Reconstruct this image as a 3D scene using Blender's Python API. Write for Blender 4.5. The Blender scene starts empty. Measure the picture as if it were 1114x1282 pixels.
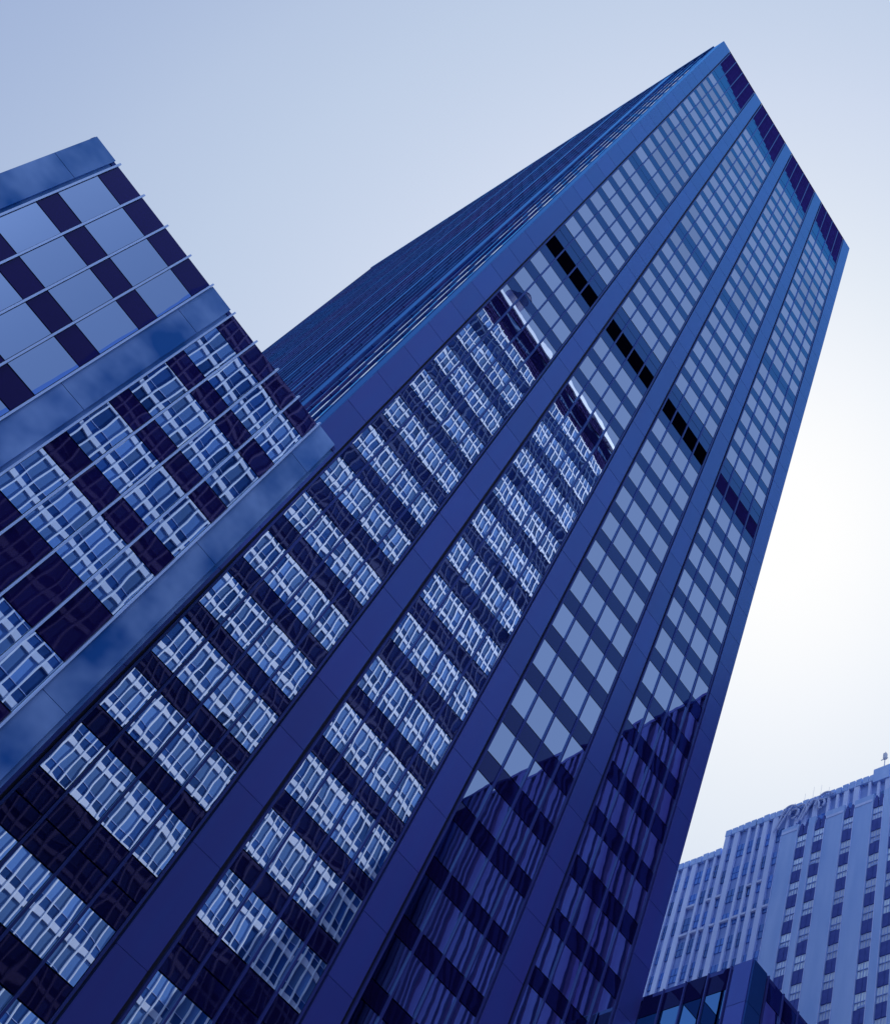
import bpy, math, random
from mathutils import Vector, Matrix, noise
random.seed(7)
sc = bpy.context.scene

# ------------------------------------------------------------------ camera
R = ((0.522633, -0.84388252, 0.12131382), (0.78091882, 0.41675143, -0.46527846), (0.34208265, 0.33790612, 0.87681179))
CAM = Vector((-7.207, -40.338, 1.7)); FPX, CX, CY, PW, PH = 1563.36, 1000.0, 585.0, 1114.0, 1282.0
cd = bpy.data.cameras.new('camera'); cam = bpy.data.objects.new('camera', cd)
sc.collection.objects.link(cam); sc.camera = cam
cd.sensor_fit = 'AUTO'; cd.sensor_width = 36; cd.lens = FPX / PH * 36
cd.shift_x = (PW / 2 - CX) / PH; cd.shift_y = (CY - PH / 2) / PH
cd.clip_start = 0.1; cd.clip_end = 5000
r0, r1, r2 = [Vector(r) for r in R]
cam.matrix_world = Matrix(((r0.x, -r1.x, -r2.x, CAM.x), (r0.y, -r1.y, -r2.y, CAM.y), (r0.z, -r1.z, -r2.z, CAM.z), (0, 0, 0, 1)))

# ------------------------------------------------------------------ light and sky
SUN = Vector((0.363, 0.372, 0.855)).normalized()
elev = math.asin(SUN.z); azim = math.atan2(SUN.x, SUN.y)
W = bpy.data.worlds.new('World'); sc.world = W; W.use_nodes = True
nt = W.node_tree; N = nt.nodes; L = nt.links
for n in list(N): N.remove(n)
sky = N.new('ShaderNodeTexSky'); sky.sky_type = 'NISHITA'; sky.sun_disc = False
sky.sun_elevation = elev; sky.sun_rotation = azim; sky.air_density = 1.0; sky.dust_density = 3.0; sky.ozone_density = 1.5
bw = N.new('ShaderNodeRGBToBW'); L.new(sky.outputs[0], bw.inputs[0])
def wm(op, a, b):
    n = N.new('ShaderNodeMath'); n.operation = op; L.new(a, n.inputs[0]); n.inputs[1].default_value = b; return n.outputs[0]
lum = wm('POWER', wm('MULTIPLY', bw.outputs[0], 0.1 / 3.2), 0.5)      # the sky's own brightness, toned to the photograph's blue print
rp = N.new('ShaderNodeValToRGB'); el = rp.color_ramp.elements
stops = [(.22, (.27, .37, .62)), (.321, (.36, .46, .69)), (.375, (.47, .57, .765)), (.415, (.52, .62, .80)), (.515, (.62, .70, .86)), (.707, (.77, .83, .92)), (.86, (.90, .93, .98)), (.98, (1, 1, 1))]
el[0].position = stops[0][0]; el[0].color = (*stops[0][1], 1); el[1].position = stops[-1][0]; el[1].color = (*stops[-1][1], 1)
for p, c in stops[1:-1]: e = el.new(p); e.color = (*c, 1)
L.new(lum, rp.inputs[0])
# unseen bright cloud bank, added low in the west to light shaded stone faces
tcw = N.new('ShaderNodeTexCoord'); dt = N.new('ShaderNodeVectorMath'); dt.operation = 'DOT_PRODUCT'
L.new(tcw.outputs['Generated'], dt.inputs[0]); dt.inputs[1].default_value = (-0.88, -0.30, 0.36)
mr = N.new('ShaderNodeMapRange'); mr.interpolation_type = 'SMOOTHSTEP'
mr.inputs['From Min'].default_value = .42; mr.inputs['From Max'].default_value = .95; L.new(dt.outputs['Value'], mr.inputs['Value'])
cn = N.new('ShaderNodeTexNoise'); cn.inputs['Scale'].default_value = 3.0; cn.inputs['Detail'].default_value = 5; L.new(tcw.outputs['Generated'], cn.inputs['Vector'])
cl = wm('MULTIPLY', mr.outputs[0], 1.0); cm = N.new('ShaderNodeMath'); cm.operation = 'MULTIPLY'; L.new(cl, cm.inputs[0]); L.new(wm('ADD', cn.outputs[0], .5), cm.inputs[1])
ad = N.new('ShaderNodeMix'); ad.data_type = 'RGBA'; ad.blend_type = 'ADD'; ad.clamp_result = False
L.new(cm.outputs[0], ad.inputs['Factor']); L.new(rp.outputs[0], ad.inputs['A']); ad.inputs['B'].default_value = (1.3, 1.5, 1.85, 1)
bg = N.new('ShaderNodeBackground'); bg.inputs['Strength'].default_value = 1.0
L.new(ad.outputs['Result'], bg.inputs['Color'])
wo = N.new('ShaderNodeOutputWorld'); L.new(bg.outputs[0], wo.inputs['Surface'])
sl = bpy.data.lights.new('sun', 'SUN'); sl.energy = 4.5; sl.angle = math.radians(0.5); sl.color = (1.0, 0.96, 0.9)
so = bpy.data.objects.new('sun', sl); sc.collection.objects.link(so)
so.location = (120, 120, 260); so.rotation_euler = SUN.to_track_quat('Z', 'Y').to_euler()
vs = sc.view_settings; vs.view_transform = 'Standard'; vs.look = 'None'; vs.gamma = 1; vs.use_curve_mapping = False; vs.exposure = 0

# ------------------------------------------------------------------ helpers
def proj(p):
    d = p - CAM; z = r2.dot(d)
    if z < 1: return None
    return (CX + FPX * r0.dot(d) / z, CY + FPX * r1.dot(d) / z)

def shown(pts):
    """size in the photograph of a flat polygon, 0 when out of frame"""
    q = [proj(p) for p in pts]
    if any(a is None for a in q): return 0
    mxx = sum(a[0] for a in q) / len(q); myy = sum(a[1] for a in q) / len(q)
    if not (-15 < mxx < PW + 15 and -15 < myy < PH + 15): return 0
    return abs(sum(q[i][0] * q[(i + 1) % len(q)][1] - q[(i + 1) % len(q)][0] * q[i][1] for i in range(len(q)))) / 2

class MB:
    def __init__(s): s.v = []; s.f = []; s.u = []; s.smooth = False
    def box(s, x0, x1, y0, y1, z0, z1, uv=None, rnd=None, tilt=None):
        b = len(s.v); rnd = random.random() if rnd is None else rnd
        for z in (z0, z1):
            for (x, y, a) in ((x0, y0, 0), (x1, y0, 1), (x1, y1, 1), (x0, y1, 0)):
                uu = a if uv != 'y' else (0 if y == y0 else 1); vv = 0 if z == z0 else 1
                dx = dy = 0
                if tilt:
                    t = tilt[0] * (uu - .5) + tilt[1] * (vv - .5)
                    if uv == 'y': dx = t
                    else: dy = t
                s.v.append((x + dx, y + dy, z)); s.u.append((uu, vv, rnd))
        s.f += [(b, b+3, b+2, b+1), (b+4, b+5, b+6, b+7), (b, b+1, b+5, b+4), (b+1, b+2, b+6, b+5), (b+2, b+3, b+7, b+6), (b+3, b, b+4, b+7)]
        return s
    def prism(s, poly, z0, z1):
        b = len(s.v); n = len(poly)
        for z in (z0, z1):
            for (x, y) in poly: s.v.append((x, y, z)); s.u.append((0, 0, 0.5))
        s.f.append(tuple(range(b + n - 1, b - 1, -1))); s.f.append(tuple(range(b + n, b + 2 * n)))
        for i in range(n): s.f.append((b + i, b + (i + 1) % n, b + n + (i + 1) % n, b + n + i))
        return s
    def tube(s, pts, r, n=8, r_end=None):
        rings = []; P = [Vector(p) for p in pts]
        for i, p in enumerate(P):
            d = (P[min(i + 1, len(P) - 1)] - P[max(i - 1, 0)]).normalized()
            a = d.orthogonal().normalized(); c = d.cross(a)
            rr = r if r_end is None else r + (r_end - r) * i / (len(P) - 1)
            b = len(s.v)
            for k in range(n):
                t = 2 * math.pi * k / n; s.v.append(tuple(p + a * (rr * math.cos(t)) + c * (rr * math.sin(t)))); s.u.append((0, 0, .5))
            rings.append(b)
        for A, B in zip(rings, rings[1:]):
            for k in range(n): s.f.append((A + k, A + (k + 1) % n, B + (k + 1) % n, B + k))
        s.f.append(tuple(rings[0] + k for k in range(n - 1, -1, -1))); s.f.append(tuple(rings[-1] + k for k in range(n)))
        return s
    def build(s, name, mat, parent=None, kind=None, label=None):
        me = bpy.data.meshes.new(name); me.from_pydata(s.v, [], s.f); me.update()
        for i, nm in enumerate(('pane_u', 'pane_v', 'pane_rand')):
            a = me.attributes.new(nm, 'FLOAT', 'POINT'); a.data.foreach_set('value', [u[i] for u in s.u])
        me.materials.append(mat)
        o = bpy.data.objects.new(name, me); sc.collection.objects.link(o)
        if parent: o.parent = parent
        if kind: o['kind'] = kind
        if label: o['label'] = label
        return o

def thing(name, label, cat, loc=(0, 0, 0), rz=0, group=None):
    o = bpy.data.objects.new(name, None); sc.collection.objects.link(o)
    o.location = loc; o.rotation_euler = (0, 0, rz); o['label'] = label; o['category'] = cat
    o.empty_display_size = 2
    if group: o['group'] = group
    return o

# ------------------------------------------------------------------ materials
def newmat(name):
    m = bpy.data.materials.new(name); m.use_nodes = True
    nt = m.node_tree
    for n in list(nt.nodes): nt.nodes.remove(n)
    return m, nt.nodes, nt.links
def attr(N, nm):
    a = N.new('ShaderNodeAttribute'); a.attribute_name = nm; return a.outputs['Fac']
def mth(N, L, op, a, b=None, c=None):
    n = N.new('ShaderNodeMath'); n.operation = op
    for i, x in enumerate((a, b, c)):
        if x is None: continue
        if isinstance(x, (int, float)): n.inputs[i].default_value = x
        else: L.new(x, n.inputs[i])
    return n.outputs[0]
def ripple(N, L, amp, pil, scale, detail=1.0):
    """rolled-glass waviness, different in each pane: noise of a few tenths of a millimetre and a slight bow"""
    tc = N.new('ShaderNodeTexCoord'); no = N.new('ShaderNodeTexNoise'); no.noise_dimensions = '4D'
    no.inputs['Scale'].default_value = scale; no.inputs['Detail'].default_value = detail; no.inputs['Roughness'].default_value = .4
    L.new(tc.outputs['Object'], no.inputs['Vector']); L.new(mth(N, L, 'MULTIPLY', attr(N, 'pane_rand'), 60.0), no.inputs['W'])
    h = mth(N, L, 'MULTIPLY', no.outputs[0], amp)
    u = attr(N, 'pane_u'); v = attr(N, 'pane_v')
    pu = mth(N, L, 'MULTIPLY', u, mth(N, L, 'SUBTRACT', 1.0, u)); pv = mth(N, L, 'MULTIPLY', v, mth(N, L, 'SUBTRACT', 1.0, v))
    bow = mth(N, L, 'MULTIPLY', mth(N, L, 'MULTIPLY', mth(N, L, 'ADD', pu, pv), mth(N, L, 'ADD', attr(N, 'pane_rand'), .3)), pil)
    b = N.new('ShaderNodeBump'); b.inputs['Strength'].default_value = 1; b.inputs['Distance'].default_value = 1
    L.new(mth(N, L, 'ADD', h, bow), b.inputs['Height'])
    return b.outputs[0]
def pane_tint(N, L, col, var):
    mixn = N.new('ShaderNodeMix'); mixn.data_type = 'RGBA'
    mixn.inputs['A'].default_value = (*[c * (1 - var) for c in col], 1); mixn.inputs['B'].default_value = (*[min(1, c * (1 + var)) for c in col], 1)
    L.new(attr(N, 'pane_rand'), mixn.inputs['Factor']); return mixn.outputs['Result']
def mirror_glass(name, tint, var=.06, amp=.002, pil=.003, scale=.9, rough=0.0):
    m, N, L = newmat(name)
    g = N.new('ShaderNodeBsdfGlossy'); g.inputs['Roughness'].default_value = rough
    L.new(pane_tint(N, L, tint, var), g.inputs['Color']); L.new(ripple(N, L, amp, pil, scale), g.inputs['Normal'])
    o = N.new('ShaderNodeOutputMaterial'); L.new(g.outputs[0], o.inputs['Surface']); return m
def coated(name, body, tint, p=3.0, var=.1, amp=.004, pil=.004, scale=1.2, rough=0.02, blotch=0.0, bscale=.6, body2=None, floor=0.035, tint0=None, stretch=(1, 1, 1)):
    """dark body under a clear reflecting skin"""
    m, N, L = newmat(name)
    nrm = ripple(N, L, amp, pil, scale, 0.0) if amp else None
    d = N.new('ShaderNodeBsdfDiffuse'); L.new(pane_tint(N, L, body, var), d.inputs['Color'])
    g = N.new('ShaderNodeBsdfGlossy'); g.inputs['Roughness'].default_value = rough; g.inputs['Color'].default_value = (*tint, 1)
    lw_ = N.new('ShaderNodeLayerWeight'); lw_.inputs['Blend'].default_value = .5
    if nrm: L.new(nrm, g.inputs['Normal'])
    if tint0:
        tm = N.new('ShaderNodeMix'); tm.data_type = 'RGBA'; tm.inputs['A'].default_value = (*tint0, 1); tm.inputs['B'].default_value = (*tint, 1)
        L.new(mth(N, L, 'MULTIPLY', lw_.outputs['Facing'], 1.3), tm.inputs['Factor']); L.new(tm.outputs['Result'], g.inputs['Color'])
    fac = mth(N, L, 'ADD', mth(N, L, 'MULTIPLY', mth(N, L, 'POWER', lw_.outputs['Facing'], p), 1 - floor), floor)
    if blotch:
        tc = N.new('ShaderNodeTexCoord'); no = N.new('ShaderNodeTexNoise'); no.inputs['Scale'].default_value = bscale
        no.inputs['Detail'].default_value = 3; mp = N.new('ShaderNodeMapping'); mp.inputs['Scale'].default_value = stretch
        L.new(tc.outputs['Object'], mp.inputs['Vector']); L.new(mp.outputs[0], no.inputs['Vector'])
        rp = N.new('ShaderNodeValToRGB'); rp.color_ramp.elements[0].position = .36; rp.color_ramp.elements[1].position = .68
        rp.color_ramp.elements[0].color = (*body, 1); rp.color_ramp.elements[1].color = (*(body2 or body), 1)
        L.new(no.outputs[0], rp.inputs[0])
        pv = N.new('ShaderNodeMix'); pv.data_type = 'RGBA'; pv.blend_type = 'MULTIPLY'; pv.inputs['Factor'].default_value = 1   # panel to panel variation
        L.new(rp.outputs[0], pv.inputs['A']); L.new(pane_tint(N, L, (.92, .92, .92), .13), pv.inputs['B']); L.new(pv.outputs['Result'], d.inputs['Color'])
    mx = N.new('ShaderNodeMixShader'); L.new(fac, mx.inputs[0]); L.new(d.outputs[0], mx.inputs[1]); L.new(g.outputs[0], mx.inputs[2])
    o = N.new('ShaderNodeOutputMaterial'); L.new(mx.outputs[0], o.inputs['Surface']); return m
def matte(name, col, col2=None, scale=.5, rough=.8, spec=.3, detail=5, stretch=(1, 1, 1), fine=0):
    m, N, L = newmat(name)
    p = N.new('ShaderNodeBsdfPrincipled'); p.inputs['Roughness'].default_value = rough; p.inputs['Specular IOR Level'].default_value = spec
    p.inputs['Base Color'].default_value = (*col, 1)
    if col2:
        tc = N.new('ShaderNodeTexCoord'); mp = N.new('ShaderNodeMapping'); mp.inputs['Scale'].default_value = stretch
        no = N.new('ShaderNodeTexNoise'); no.inputs['Scale'].default_value = scale; no.inputs['Detail'].default_value = detail
        L.new(tc.outputs['Object'], mp.inputs['Vector']); L.new(mp.outputs[0], no.inputs['Vector'])
        rp = N.new('ShaderNodeValToRGB'); rp.color_ramp.elements[0].position = .35; rp.color_ramp.elements[1].position = .65
        rp.color_ramp.elements[0].color = (*col, 1); rp.color_ramp.elements[1].color = (*col2, 1)
        L.new(no.outputs[0], rp.inputs[0]); L.new(rp.outputs[0], p.inputs['Base Color'])
    o = N.new('ShaderNodeOutputMaterial'); L.new(p.outputs[0], o.inputs['Surface']); return m

M = {}
M['window'] = mirror_glass('mirror window glass', (.42, .51, .68), .09, .0024, .0062, .75)
M['wing_window'] = mirror_glass('wing window glass', (.33, .44, .66), .06, .0024, .0062, .7)
M['spandrel'] = coated('dark spandrel glass', (.004, .0025, .024), (.10, .46, .92), 2.35, .15, .0055, .006, .85, tint0=(.46, .30, 1.0), floor=.018)
M['wing_spandrel'] = coated('wing spandrel glass', (.006, .003, .034), (.24, .36, .95), 2.7, .15, .0055, .006, .8, tint0=(.40, .30, .95), floor=.018)
M['pier'] = coated('satin metal pier panel', (.042, .040, .23), (.17, .48, .84), 2.3, .06, 0, 0, 1, .35, blotch=1, bscale=.9, body2=(.036, .048, .25), stretch=(1, 1, .12), tint0=(.30, .42, .9))
M['wing_pier'] = coated('cloud-painted satin wing panel', (.008, .064, .28), (.22, .54, .86), 3.0, .06, 0, 0, 1, .30, blotch=1, bscale=.40, body2=(.20, .31, .60), floor=.03)  # pale blotches are cloud reflections painted into the body colour
M['side_pier'] = coated('satin side pier panel', (.014, .046, .18), (.12, .40, .8), 18, .06, 0, 0, 1, .4, floor=.02)
M['mullion'] = coated('dark mullion metal', (.026, .030, .15), (.25, .5, .9), 4, .05, 0, 0, 1, .3)
M['fin'] = coated('pale anodised fin', (.26, .36, .64), (.7, .85, 1.0), 2.2, .05, 0, 0, 1, .3, floor=.14)
M['side_fin'] = coated('side fin metal', (.012, .040, .16), (.15, .42, .85), 6, .5, 0, 0, 1, .3, blotch=1, bscale=.09, body2=(.030, .022, .12), floor=.02)
M['side_glass'] = mirror_glass('side window glass', (.75, .80, .95), .25, .0011, .0022, .9)
M['court_glass'] = mirror_glass('shaded court window glass', (.045, .11, .22), .2, .0013, .003, .9)  # darker copy of the window glass, shade put into the tint
M['court_spandrel'] = coated('shaded court spandrel', (.004, .003, .03), (.2, .3, .8), 6, .15, .003, .004, 1.2, floor=.02)  # darker copy of the spandrel glass, shade put into its colour
M['reveal'] = matte('dark reveal', (.004, .004, .022), rough=.6)
M['louvre'] = matte('indigo louvre', (.024, .019, .135), (.020, .015, .11), .8, .9, 0)
M['black_louvre'] = matte('black louvre', (.0012, .0012, .005), rough=.9, spec=0)
M['wall'] = matte('plain dark cladding', (.03, .05, .15), (.04, .06, .17), .3)
M['roofing'] = matte('roof felt', (.08, .09, .12), (.11, .12, .15), .6)
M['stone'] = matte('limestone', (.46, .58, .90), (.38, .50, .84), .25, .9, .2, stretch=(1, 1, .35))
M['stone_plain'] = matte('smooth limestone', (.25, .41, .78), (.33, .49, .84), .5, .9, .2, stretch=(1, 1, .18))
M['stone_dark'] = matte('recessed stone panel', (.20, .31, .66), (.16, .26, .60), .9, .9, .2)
M['panel_dark'] = matte('indigo spandrel panel', (.060, .092, .33), (.075, .112, .38), 1.5, .9, .0)
M['belt'] = matte('pale sill stone', (.42, .52, .80), (.36, .46, .75), 1, .8, .2)
M['old_glass'] = coated('old sash glass', (.56, .70, .98), (.45, .62, 1.0), 3, .25, .004, .003, 2, .05)
M['small_glass'] = coated('small dark pane', (.05, .14, .46), (.35, .55, 1.0), 3.5, .4, .004, .003, 2, .05)
M['sash'] = matte('weathered sash', (.22, .34, .70), rough=.8)
M['white'] = matte('white painted metal', (.80, .84, .92), (.70, .76, .86), .6, .5, .4)
M['block'] = matte('white glazed panel', (.72, .76, .86), (.60, .66, .80), .4, .6, .4)
M['blue_glass'] = coated('blue office glass', (.030, .090, .27), (.4, .6, 1.0), 4, .35, .003, .003, 1, .02)
M['blind_glass'] = coated('blue office glass over blinds', (.13, .25, .50), (.4, .6, 1.0), 4, .35, .003, .003, 1, .02)
M['dark_stone'] = matte('dark ribbed stone', (.050, .042, .16), (.035, .028, .12), .5, .9, 0, stretch=(1, 1, .15))
M['dark_rib'] = matte('ribbed pier stone', (.11, .14, .40), (.07, .06, .25), .35, .9, 0, stretch=(1, 1, .06))
M['asphalt'] = matte('asphalt', (.05, .05, .055), (.06, .06, .065), 3)
M['paving'] = matte('paving', (.22, .23, .26), (.27, .28, .31), 1.2)
M['paint'] = matte('road paint', (.75, .75, .75), rough=.6)
M['mast'] = matte('mast steel', (.45, .5, .62), rough=.4)
M['tank'] = matte('tank timber', (.06, .08, .22), (.04, .05, .17), 1.2)

# ------------------------------------------------------------------ ground
def sheet(name, mat, x0, x1, y0, y1, z, t=.3):
    o = MB().box(x0, x1, y0, y1, z - t, z).build(name, mat); o['kind'] = 'structure'; return o
sheet('ground', M['paving'], -1500, 1500, -1500, 1500, 0, .5)
sheet('street', M['asphalt'], -400, 400, -31, -17, .004, .1)
sheet('avenue', M['asphalt'], 37.5, 49, -400, -31.2, .004, .1)
pm = sheet('road_marking', M['paint'], -400, 400, -24.15, -24.0, .009, .004)
sheet('pavement', M['paving'], -400, 34, -16.9, -.2, .13, .2)

# ------------------------------------------------------------------ tower
COL, PIER, BAY, ROOF = 1.55, 1.49, 7.692, 169.8
rows = [(153.7 - 3.7 * k, 2.25) for k in range(11)]
rows += [(111.65 - 3.62 * k, 2.25) for k in range(6)]
rows += [(84.85 - 3.66 * k, 2.2) for k in range(12)]
rows += [(41.1, 2.25), (37.7, 2.3), (34.4, 2.2), (31.1, 2.25), (26.4, 2.25)]
z = 26.4 - 3.6
while z > 5: rows.append((z, 2.2)); z -= 3.6
XW = 4 * BAY + PIER; DEP = 8 * BAY + PIER
tower = thing('office_tower', 'tall blue glass tower with five metal piers rising above everything else', 'tower')
MB().box(.15, XW - .15, .16, DEP - .15, 0, ROOF - .3).build('wall', M['wall'], tower)
MB().box(.1, XW - .1, .1, DEP - .1, ROOF - .3, ROOF - .05).build('roof', M['roofing'], tower)
for k in range(5):
    m = MB(); zz = ROOF; x = k * BAY
    joints = [ROOF] + [r[0] + r[1] - .3 for r in rows] + [0]
    for a, b in zip(joints, joints[1:]):
        m.box(x, x + PIER, -.06, .5, b, a - .04)
    m.box(x + .02, x + PIER - .02, -.045, .45, 0, ROOF - .05)
    m.build('pier', M['pier'], tower)
MB().box(-.02, .3, -.02, PIER, 0, ROOF - .02).build('side_pier', M['side_pier'], tower)
panes = []; spans = []; walls = []
def tilt(s): return (random.gauss(0, s), random.gauss(0, s))
for k in range(4):
    bx = k * BAY + PIER; bw = BAY - PIER; cw = bw / 4
    mb = MB()
    for c in range(5):                       # mullions and jamb frames of the bay
        w = .11
        x = bx + c * cw - w / 2
        if c == 0: x = bx + (.2 if k else .14)
        if c == 4: x = bx + bw - .10 - w
        m = MB().box(x, x + w, -.07 if 0 < c < 4 else -.03, .12, 0, ROOF - .35); m.build('mullion', M['mullion'], tower)
    for c in range(4):
        x0 = bx + c * cw + .075; x1 = bx + (c + 1) * cw - .075
        if c == 0: x0 = bx + (.33 if k else .27)
        if c == 3: x1 = bx + bw - .24
        zt = [158.2] + [r[0] for r in rows]
        for i, (zb, h) in enumerate(rows):
            poly = [Vector((x0, 0, zb)), Vector((x1, 0, zb)), Vector((x1, 0, zb + h)), Vector((x0, 0, zb + h))]
            q = noise.noise(Vector(((k * 4 + c) * .33, i * .27, 3.1))) + .25 * noise.noise(Vector((k * 4.7 + c * 1.9, i * 1.3, 8.0)))
            dark = q > .16 and i < 12
            panes.append((shown(poly), (x0, x1, .02, .05, zb, zb + h), random.uniform(0, .15) if dark else random.uniform(.55, 1)))
            # spandrel above this window, up to the next sill
            top = rows[i - 1][0] if i else 157.6
            if i == 17: top = 88.55
            z0 = zb + h + .06; z1 = top - .06
            pieces = [(z0, z1)]
            if z1 - z0 > 1.9: mid = (z0 + z1) / 2; pieces = [(z0, mid - .03), (mid + .03, z1)]
            for (a, b) in pieces:
                poly = [Vector((x0, 0, a)), Vector((x1, 0, a)), Vector((x1, 0, b)), Vector((x0, 0, b))]
                spans.append((shown(poly), (x0, x1, .02, .05, a, b)))
        for (a, b) in ((90.85, 92.1), (92.16, 93.43)):
            poly = [Vector((x0, 0, a)), Vector((x1, 0, a)), Vector((x1, 0, b)), Vector((x0, 0, b))]
            spans.append((shown(poly), (x0, x1, .02, .05, a, b)))
        # stepped foot of the crown louvres, blank panels below
        s = 161.9 - .85 * c
        for (a, b, f0, f1) in ((157.66, s - .9, 0, 1), (s - .84, s, 0, .45), (s - .84, s - .5, .45, 1)):
            xa = x0 + (x1 - x0) * f0; xb = x0 + (x1 - x0) * f1
            poly = [Vector((xa, 0, a)), Vector((xb, 0, a)), Vector((xb, 0, b)), Vector((xa, 0, b))]
            spans.append((shown(poly), (xa, xb, .02, .05, a, b)))
    m = MB().box(bx + .22, bx + bw - .22, .04, .16, 157.6, ROOF - .03)
    for c in range(4):
        for q in range(5): m.box(bx + c * cw + .09 + (cw - .18) * q / 4 - .02, bx + c * cw + .09 + (cw - .18) * q / 4 + .02, .01, .05, 161.3, ROOF - .05)
    m.box(bx, bx + bw, -.05, .05, ROOF - .10, ROOF - .005); m.build('crown_louvre', M['louvre'], tower)
    m = MB().box(bx + .22, bx + bw - .22, .05, .16, 88.6, 90.8)
    for q in range(12): m.box(bx + .22, bx + bw - .22, .02, .05, 88.65 + q * .18, 88.72 + q * .18)
    m.build('louvre', M['louvre'] if k == 3 else M['black_louvre'], tower, label='louvre strip painted indigo for sun glare' if k == 3 else None)  # last bay's strip is painted indigo in place of sun glare
    mb = MB().box(bx, bx + bw, .125, .158, 0, ROOF - .32); mb.build('backing', M['reveal'], tower)
def emit(lst, name, mat, parent, n, tl):
    lst.sort(key=lambda a: -a[0]); rest = MB()
    for i, it in enumerate(lst):
        b = it[1]; rnd = it[2] if len(it) > 2 else None
        if i < n: MB().box(*b, tilt=tilt(tl), rnd=rnd).build(name, mat, parent)
        else: rest.box(*b, tilt=tilt(tl), rnd=rnd)
    if rest.v: rest.build(name, mat, parent, 'stuff')
emit(panes, 'window', M['window'], tower, 99, .0028)
emit(spans, 'spandrel', M['spandrel'], tower, 99, .003)
# west side, seen at a grazing angle: piers and projecting fins
glass = MB(); sp = MB()
for k in range(8):
    by = k * BAY + PIER; bw = BAY - PIER; cw = bw / 4
    if k:
        m = MB().box(-.11, .3, k * BAY, k * BAY + PIER, 0, ROOF); m.build('side_pier', M['side_pier'], tower)
    for c in range(5):
        y = by + c * cw
        m = MB(); j = [ROOF - .1] + [r[0] for r in rows] + [0]
        for a, b in zip(j, j[1:]): m.box(-.21 if k else -.07, .12, y - .055, y + .055, b, a - .10)
        m.build('side_fin', M['side_fin'], tower)
    for c in range(4):
        y0 = by + c * cw + .08; y1 = by + (c + 1) * cw - .08
        for i, (zb, h) in enumerate(rows):
            glass.box(.03, .12, y0, y1, zb, zb + h, uv='y', tilt=tilt(.0015))
            top = rows[i - 1][0] if i else ROOF - .3
            sp.box(.03, .12, y0, y1, zb + h + .05, top - .05, uv='y', tilt=tilt(.003))
MB().box(-.11, .3, 8 * BAY, DEP, 0, ROOF).build('side_pier', M['side_pier'], tower)
MB().box(-.2, .1, PIER, DEP - .1, ROOF - .7, ROOF + .02).build('parapet', M['side_pier'], tower)
glass.build('side_window', M['side_glass'], tower, 'stuff'); sp.build('side_spandrel', M['spandrel'], tower, 'stuff')

# ------------------------------------------------------------------ the two low wings
WROOF = 45.2
wrows = [(41.6, 2.25), (38.15, 2.25), (34.75, 2.25), (31.3, 2.25), (26.55, 2.3)] + [(23.0 - 3.5 * k, 2.25) for k in range(6)]
def facade(parent, xs, y, depth_sign, piers, roof, rows, label_mats, axis='x', fd=.12):
    """xs: module lines; piers: list of module indices that are piers. axis 'x': faces -y at y; 'y': faces -x at x=y, lines along y"""
    PM, FM, GM, SM = label_mats
    lst_w = []; lst_s = []
    W2 = parent.matrix_basis
    def B(m, a0, a1, d0, d1, z0, z1, **k):
        if axis == 'x': return m.box(a0, a1, y + d0, y + d1, z0, z1, **k)
        return m.box(y + d0, y + d1, a0, a1, z0, z1, uv='y', **k)
    for i in range(len(xs) - 1):
        a, b = xs[i], xs[i + 1]
        if a > b: a, b = b, a
        if i in piers:
            m = MB(); j = [roof] + [r[0] + r[1] * .5 for k, r in enumerate(rows) if k % 2 == 0] + [0]
            for p, q in zip(j, j[1:]): B(m, a + .05, b - .18, -.04, .3, q, p - .03)
            B(m, a + .07, b - .20, -.02, .28, 0, roof - .05); B(m, a + .05, b, .10, .34, 0, roof - .06)
            m.build('pier', PM, parent)
        else:
            top = roof
            for (zb, h) in rows:
                lst_w.append((a + .06, b - .06, .02, .06, zb, zb + h)); lst_s.append((a + .06, b - .06, .02, .06, zb + h + .05, top - .05)); top = zb
            m = MB(); B(m, a, b, .10, .14, 0, roof - .1); m.build('backing', M['reveal'], parent)
    n = 0
    def size(b):
        a0, a1, d0, d1, z0, z1 = b
        P = [Vector((a0, y, z0)), Vector((a1, y, z0)), Vector((a1, y, z1)), Vector((a0, y, z1))] if axis == 'x' else [Vector((y, a0, z0)), Vector((y, a1, z0)), Vector((y, a1, z1)), Vector((y, a0, z1))]
        return shown([W2 @ p for p in P])
    for lst, nm, mt, t in ((lst_w, 'window', GM, .0028), (lst_s, 'spandrel', SM, .003)):
        rest = MB()
        for b in lst:
            if size(b) > 30: m = MB(); B(m, *b, tilt=tilt(t)); m.build(nm, mt, parent)
            else: B(rest, *b, tilt=tilt(t))
        if rest.v: rest.build(nm, mt, parent, 'stuff')
    for i, x in enumerate(xs):
        inner = (i in piers) or (i - 1 in piers)
        if i == 0 or i == len(xs) - 1: continue
        m = MB(); B(m, x - .038, x + .038, -fd, .12, 0, roof + (.01 if fd > .1 else -.02)); m.build('fin', FM, parent)

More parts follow.
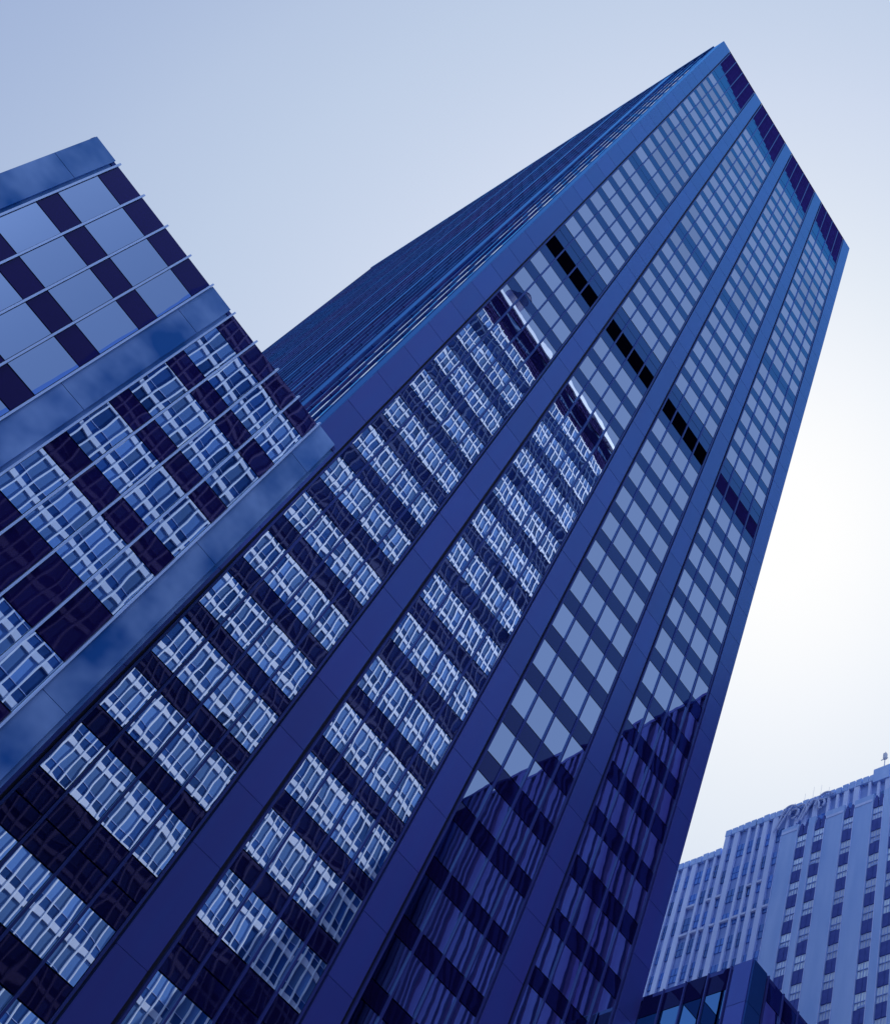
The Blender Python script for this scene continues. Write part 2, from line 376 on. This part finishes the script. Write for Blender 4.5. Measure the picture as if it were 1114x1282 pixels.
yaw = math.atan2(.60, 14.6)
lw = thing('office_wing', 'low glass wing with pale upright fins, filling the left of the photo', 'building', (-.11, -6.98, 0), yaw)
bpy.context.view_layer.update(); lw_mat = lw.matrix_basis
us = [0, -1.25]
for k in range(4): us.append(-1.25 - 1.345 * (k + 1))
us.append(us[-1] - 1.32)
for k in range(4): us.append(-7.95 - 1.335 * (k + 1))
us.append(us[-1] - 1.26)
us = us[::-1]
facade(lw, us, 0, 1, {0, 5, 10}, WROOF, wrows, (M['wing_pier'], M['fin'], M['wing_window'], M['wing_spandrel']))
MB().box(us[0] + .05, -.02, .15, 26, 0, WROOF - .25).build('wall', M['pier'], lw)
MB().box(us[0] + .02, 0, .05, 26, WROOF - .25, WROOF - .02).build('roof', M['mullion'], lw)

rw = thing('office_wing', 'low dark glass wing at the foot of the tower, in front of the stone building', 'building', (XW, -7.02, 0))
RRO = 44.85
rrows = [(41.2, 2.25), (37.75, 2.25), (34.35, 2.25), (31.1, 2.25), (26.4, 2.3)] + [(22.8 - 3.5 * k, 2.25) for k in range(6)]
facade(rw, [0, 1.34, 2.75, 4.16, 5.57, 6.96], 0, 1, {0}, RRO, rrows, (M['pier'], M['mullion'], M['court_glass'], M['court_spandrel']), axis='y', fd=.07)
xs2 = [0, 1.36]
for b in range(3):
    for k in range(4): xs2.append(xs2[-1] + 1.42)
    xs2.append(xs2[-1] + 1.36)
facade(rw, xs2, 0, 1, {0, 5, 10, 15}, RRO, rrows, (M['side_pier'], M['mullion'], M['window'], M['spandrel']), fd=.07)
MB().box(.15, xs2[-1], .15, 26, 0, RRO - .25).build('wall', M['pier'], rw)
MB().box(.02, xs2[-1], .02, 26, RRO - .25, RRO - .02).build('roof', M['mullion'], rw)

# ------------------------------------------------------------------ stone building beyond, faces -x
st = thing('stone_office_building', 'pale stone office building of ribbed piers and sash windows behind the tower', 'building', (80, 20, 0))
def sbox(m, x0, x1, y0, y1, z0, z1, **k): return m.box(x0, x1, y0 - 20, y1 - 20, z0, z1, **k)
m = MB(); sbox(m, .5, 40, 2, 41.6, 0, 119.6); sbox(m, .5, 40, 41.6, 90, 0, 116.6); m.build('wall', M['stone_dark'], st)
def pier_lines():
    out = []; y = 90.5
    base = 41.63
    # bay: wide, gap, wide, narrow, narrow (pitch ~5.95 between wide pairs)
    for b in range(-7, 9):
        o = base + b * 5.95 - 0.0
        for (c, w) in ((0, .70), (-1.5, .78), (-3.37, .36), (-4.67, .36)):
            out.append((o + c, w))
    return out
SF = 3.76
for (yc, w) in pier_lines():
    if yc < 3 or yc > 80: continue
    top = 120.5 if yc < 42 else 117.5
    zb = 0 if yc > 31.9 else 110
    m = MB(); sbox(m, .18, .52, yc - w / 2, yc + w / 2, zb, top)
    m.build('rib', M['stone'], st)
lines = sorted(pier_lines())
cells = []
for (a, wa), (b, wb) in zip(lines, lines[1:]):
    y0 = a + wa / 2 + .04; y1 = b - wb / 2 - .04
    if y0 < 3 or y1 > 80 or y1 - y0 < .3: continue
    top = 119.2 if y1 < 42 else 116.2
    for k in range(34):
        zt = 117.3 - k * SF if y1 < 42 else 115.1 - k * SF
        if zt < 3: break
        if y1 < 31.9 and zt < 115.5: continue
        P = [Vector((80, y0, zt - 2)), Vector((80, y1, zt - 2)), Vector((80, y1, zt)), Vector((80, y0, zt))]
        cells.append((shown(P), y0, y1, zt - 2.0, zt))
cells.sort(key=lambda c: -c[0])
rest = MB(); grey = MB()
for i, (s, y0, y1, z0, z1) in enumerate(cells):
    m = MB() if i < 60 else rest
    sbox(m, .40, .55, y0, y1, z0, z1, uv='y')
    sbox(m, .34, .42, (y0 + y1) / 2 - .03, (y0 + y1) / 2 + .03, z0, z1, uv='y')
    sbox(m, .34, .42, y0, y1, (z0 + z1) / 2 - .04, (z0 + z1) / 2 + .04, uv='y')
    if i < 60: m.build('window', M['small_glass'], st)
rest.build('window', M['small_glass'], st, 'stuff')
m = MB()
for (a, wa), (b, wb) in zip(lines, lines[1:]):
    y0 = a + wa / 2; y1 = b - wb / 2
    if y0 < 31.9 or y1 > 80 or y1 - y0 < .5: continue
    for z_, p in ((109.2, .65 if y1 < 41.7 else .25), (104.75, .85 if y1 < 41.7 else .3), (93.4, .7)):
        if random.random() < p: sbox(MB(), .1, .5, y0, y1, z_ - .16, z_ + .16).build('sill', M['belt'], st)
# ribbed parapet teeth and the scrolled crest above it
m = MB()
y = 4.0
while y < 80:
    top = 120.5 if y < 41.5 else 117.5
    h = .08 + .2 * random.random()
    sbox(m, .12, .9, y, y + .80, top - .9, top + h); y += .98
m.build('parapet', M['stone_plain'], st, 'stuff')
sbox(MB(), 0, 1.2, 17.6, 19.9, 119, 121.3).build('turret', M['stone_plain'], st); sbox(MB(), .1, 1.0, 16.2, 17.4, 119, 121.0).build('turret', M['stone_plain'], st)
m = MB()
def arc(yc, zc, ry, rz, t0, t1, r=.15, n=14):
    zc -= .75
    m.tube([(-.12, yc + ry * math.cos(t0 + (t1 - t0) * i / n) - 20, zc + rz * math.sin(t0 + (t1 - t0) * i / n)) for i in range(n + 1)], r, 6)
for (yc, s) in ((31.0, 1), (27.6, -1)):
    arc(yc + .9 * s, 119.6, 1.3, 1.5, .2, 2.6); arc(yc + .2 * s, 119.4, .7, .8, 0, 5.0); arc(yc - .8 * s, 119.3, .9, 1.2, .6, 3.6)
    m.tube([(-.12, yc + 2.4 - 20, 116.9), (-.12, yc + 1.4 - 20, 119.0), (-.12, yc + .6 - 20, 120.2)], .14, 6)
    m.tube([(-.12, yc + 2.9 - 20, 116.6), (-.12, yc + 2.1 - 20, 118.9), (-.12, yc + 1.5 - 20, 120.1)], .14, 6)
m.build('crest', M['belt'], st)
# projecting flat-walled block with sash windows
BT = 115.8; PX = -.8
cols = [(29.55, 28.1), (27.15, 25.65), (23.03, 21.6), (19.0, 17.55), (16.45, 15.0), (12.4, 10.9), (8.4, 6.9)]
edges = [32.05]
for (a, b) in cols: edges += [a, b]
edges.append(3.0)
m = MB()
for i in range(0, len(edges), 2): sbox(m, PX, .45, edges[i + 1], edges[i], 0, BT - (.0 if i else .3))
sbox(m, PX + .45, .45, 3.0, 32.0, 0, BT - .7)
m.build('flat_wall', M['stone_plain'], st)
m = MB()
for i in range(0, len(edges), 2):
    if edges[i] - edges[i + 1] > 1.2: sbox(m, PX - .06, PX, edges[i + 1] + .1, edges[i] - .1, BT - 1.3, BT - .9)
    for e in (edges[i], edges[i + 1]): sbox(m, PX - .05, PX, e - .07 if e == edges[i] else e, e if e == edges[i] else e + .07, 0, BT - 1.4)
m.build('moulding', M['stone'], st)
wins = []
for (a, b) in cols:
    y0, y1 = b + .04, a - .04
    # pointed pair of heads at the top
    hm = MB(); c = (y0 + y1) / 2
    for (p, q) in ((y0, c - .05), (c + .05, y1)):
        n = 6; pts = []
        for i in range(n): 
            f = i / n; sbox(hm, PX + .1, .1, p + (q - p) * .5 * f * f, q - (q - p) * .5 * f * f, 113.45 + 2.0 * f, 113.45 + 2.0 * (f + 1 / n))
    hm.build('window_head', M['panel_dark'], st)
    for k in range(29):
        zt = 113.42 - k * SF
        if zt < 4: break
        P = [Vector((79.2, y0, zt - 1.95)), Vector((79.2, y1, zt - 1.95)), Vector((79.2, y1, zt)), Vector((79.2, y0, zt))]
        wins.append((shown(P), y0, y1, zt))
wins.sort(key=lambda w: -w[0])
restg = MB(); restf = MB(); restp = MB()
for i, (s, y0, y1, zt) in enumerate(wins):
    big = i < 38
    g = MB() if big else restg; f = MB() if big else restf; p = MB() if big else restp
    zm = zt - .95 + random.uniform(-.12, .12); rr = random.random()
    sbox(g, PX + .22, PX + .40, y0, y1, zm, zt, uv='y', rnd=rr); sbox(g, PX + .26, PX + .40, y0, y1, zt - 1.95, zm - .03, uv='y', rnd=min(1, rr * random.uniform(.4, 1.4)))
    sbox(f, PX + .16, PX + .24, y0, y1, zm - .07, zm + .02); sbox(f, PX + .17, PX + .25, (y0 + y1) / 2 - .04, (y0 + y1) / 2 + .04, zt - 1.95, zt)
    for q in (.25, .75): sbox(f, PX + .19, PX + .25, y0 + (y1 - y0) * q - .02, y0 + (y1 - y0) * q + .02, zt - 1.95, zt)
    if random.random() < .3: 
        l = random.choice((0, .4)); sbox(f, PX + .1, PX + .2, y0 + (y1 - y0) * l, y1 - (y1 - y0) * (0 if l else .3), zt - 1.9, zt - 1.62)
    sbox(p, PX + .12, .1, y0, y1, zt - SF + .02, zt - 1.98); 
    for q in (.45,): sbox(p, PX + .06, PX + .12, y0 + (y1 - y0) * q, y0 + (y1 - y0) * q + .08, zt - SF + .1, zt - 2.05)
    if big:
        w = g.build('window', M['old_glass'], st); f.build('sash', M['sash'], w); p.build('spandrel', M['panel_dark'], st)
restg.build('window', M['old_glass'], st, 'stuff'); restf.build('sash', M['sash'], st, 'stuff'); restp.build('spandrel', M['panel_dark'], st, 'stuff')
MB().box(-.3 + .8, 40, -17, 21.6, 119.62, 119.8).build('roof', M['roofing'], st)

# masts on the stone building's roof
def mast(y, x, zb, h, r, label, grp=None, dish=False):
    t = thing('antenna', label, 'antenna', (x, y, zb), 0, grp)
    MB().tube([(0, 0, 0), (0, 0, h * .6), (0, 0, h)], r, 8, r * .4).build('pole', M['mast'], t)
    MB().box(-.3, .3, -.3, .3, 0, .25).build('base', M['mast'], t)
    if dish:
        MB().tube([(-.1, -.5, h * .62), (-.1, .5, h * .62)], .06, 6).build('crossbar', M['mast'], t)
        MB().box(-.18, .18, -.22, .22, h * .66, h * .9).build('housing', M['mast'], t)
mast(19.0, 80.9, 121.25, 3.9, .08, 'mast with a small box head at the right end of the stone roofline', None, True)
for (y, h) in ((33.2, 7.5), (31.9, 8.2), (30.7, 8.0), (29.4, 7.0), (34.6, 6.4)):
    mast(y, 84, 119.8, h, .035, 'thin whip aerial among several above the scrolled stone parapet', 'whip aerials on the stone roof')

# ------------------------------------------------------------------ what the mirror glass looks at, across the street
ob = thing('office_building', 'white gridded office block mirrored in the left half of the tower windows', 'building', (-3.5, -50, 0))
OW, OH, PITCH, OF = 48.5, 174.0, 1.19, 3.96
MB().box(.1, OW - .1, -40, -.3, 0, OH - .4).build('wall', M['blue_glass'], ob)
fins = MB(); n = int(OW / PITCH)
m = MB()
for i in range(n + 1):
    x = i * OW / n; 
    m.box(x - .075, x + .075, -.3, .16, 0, OH - 7.4)
m.build('grid_mullions', M['white'], ob, 'stuff')
blk = MB(); bar = MB(); pan = MB(); bli = MB()
z = OH - 7.38
while z > 4:
    blk.box(0, OW, -.25, .0, z - .60, z)
    bar.box(0, OW, -.25, -.08, z - 3.03, z - 2.97)
    for i in range(n):
        x0 = i * OW / n + .08; x1 = (i + 1) * OW / n - .08
        pan.box(x0, x1, -.28, -.12, z - OF, z - 3.0)
        (bli if random.random() < .72 else pan).box(x0, x1, -.28, -.12, z - 3.0, z - .6)
    z -= OF
blk.build('spandrel', M['block'], ob, 'stuff'); bar.build('transom', M['belt'], ob, 'stuff'); pan.build('window', M['blue_glass'], ob, 'stuff'); bli.build('window', M['blind_glass'], ob, 'stuff')
MB().box(-.1, OW + .1, -40, .32, OH - 1.5, OH).build('cornice', M['white'], ob)
m = MB().box(0, OW, -.3, -.1, OH - 7.4, OH - 1.5)
for i in range(5): m.box(0, OW, -.1, .05, OH - 7.2 + i * 1.15, OH - 7.05 + i * 1.15)
for i in range(n + 1): m.box(i * OW / n - .06, i * OW / n + .06, -.1, .12, OH - 7.4, OH - 1.5)
m.build('attic_louvre', M['dark_stone'], ob)
tk = thing('water_tank', 'round dark water tank mirrored above the white cornice line', 'tank', (16.0, -52.2, OH))
m = MB(); m.tube([(0, 0, 2.0), (0, 0, 6.2)], 1.7, 20); m.tube([(0, 0, 6.2), (0, 0, 7.4)], 1.8, 20, .1); m.build('vessel', M['tank'], tk)
for (a, b) in ((-1, -1), (-1, 1), (1, -1), (1, 1)): MB().box(a * .9 - .1, a * .9 + .1, b * .9 - .1, b * .9 + .1, 0, 2.02).build('leg', M['tank'], tk)

rb = thing('ribbed_building', 'dark ribbed stone tower mirrored in the lower right windows', 'building', (50, -82, 0))
RH = 102.3
MB().box(.4, 34, 0, 70, 0, RH - .2).build('wall', M['dark_stone'], rb)
m = MB(); y = .2
while y < 70:
    w = random.choice((.5, .7, 1.1, 1.5)); m.box(0, .42, y, min(70, y + w), 0, RH); y += w + random.choice((.7, .9, 1.3))
m.build('rib', M['dark_rib'], rb, 'stuff')
MB().box(-.05, 34, -.05, 70.05, RH - .5, RH).build('cornice', M['dark_rib'], rb)
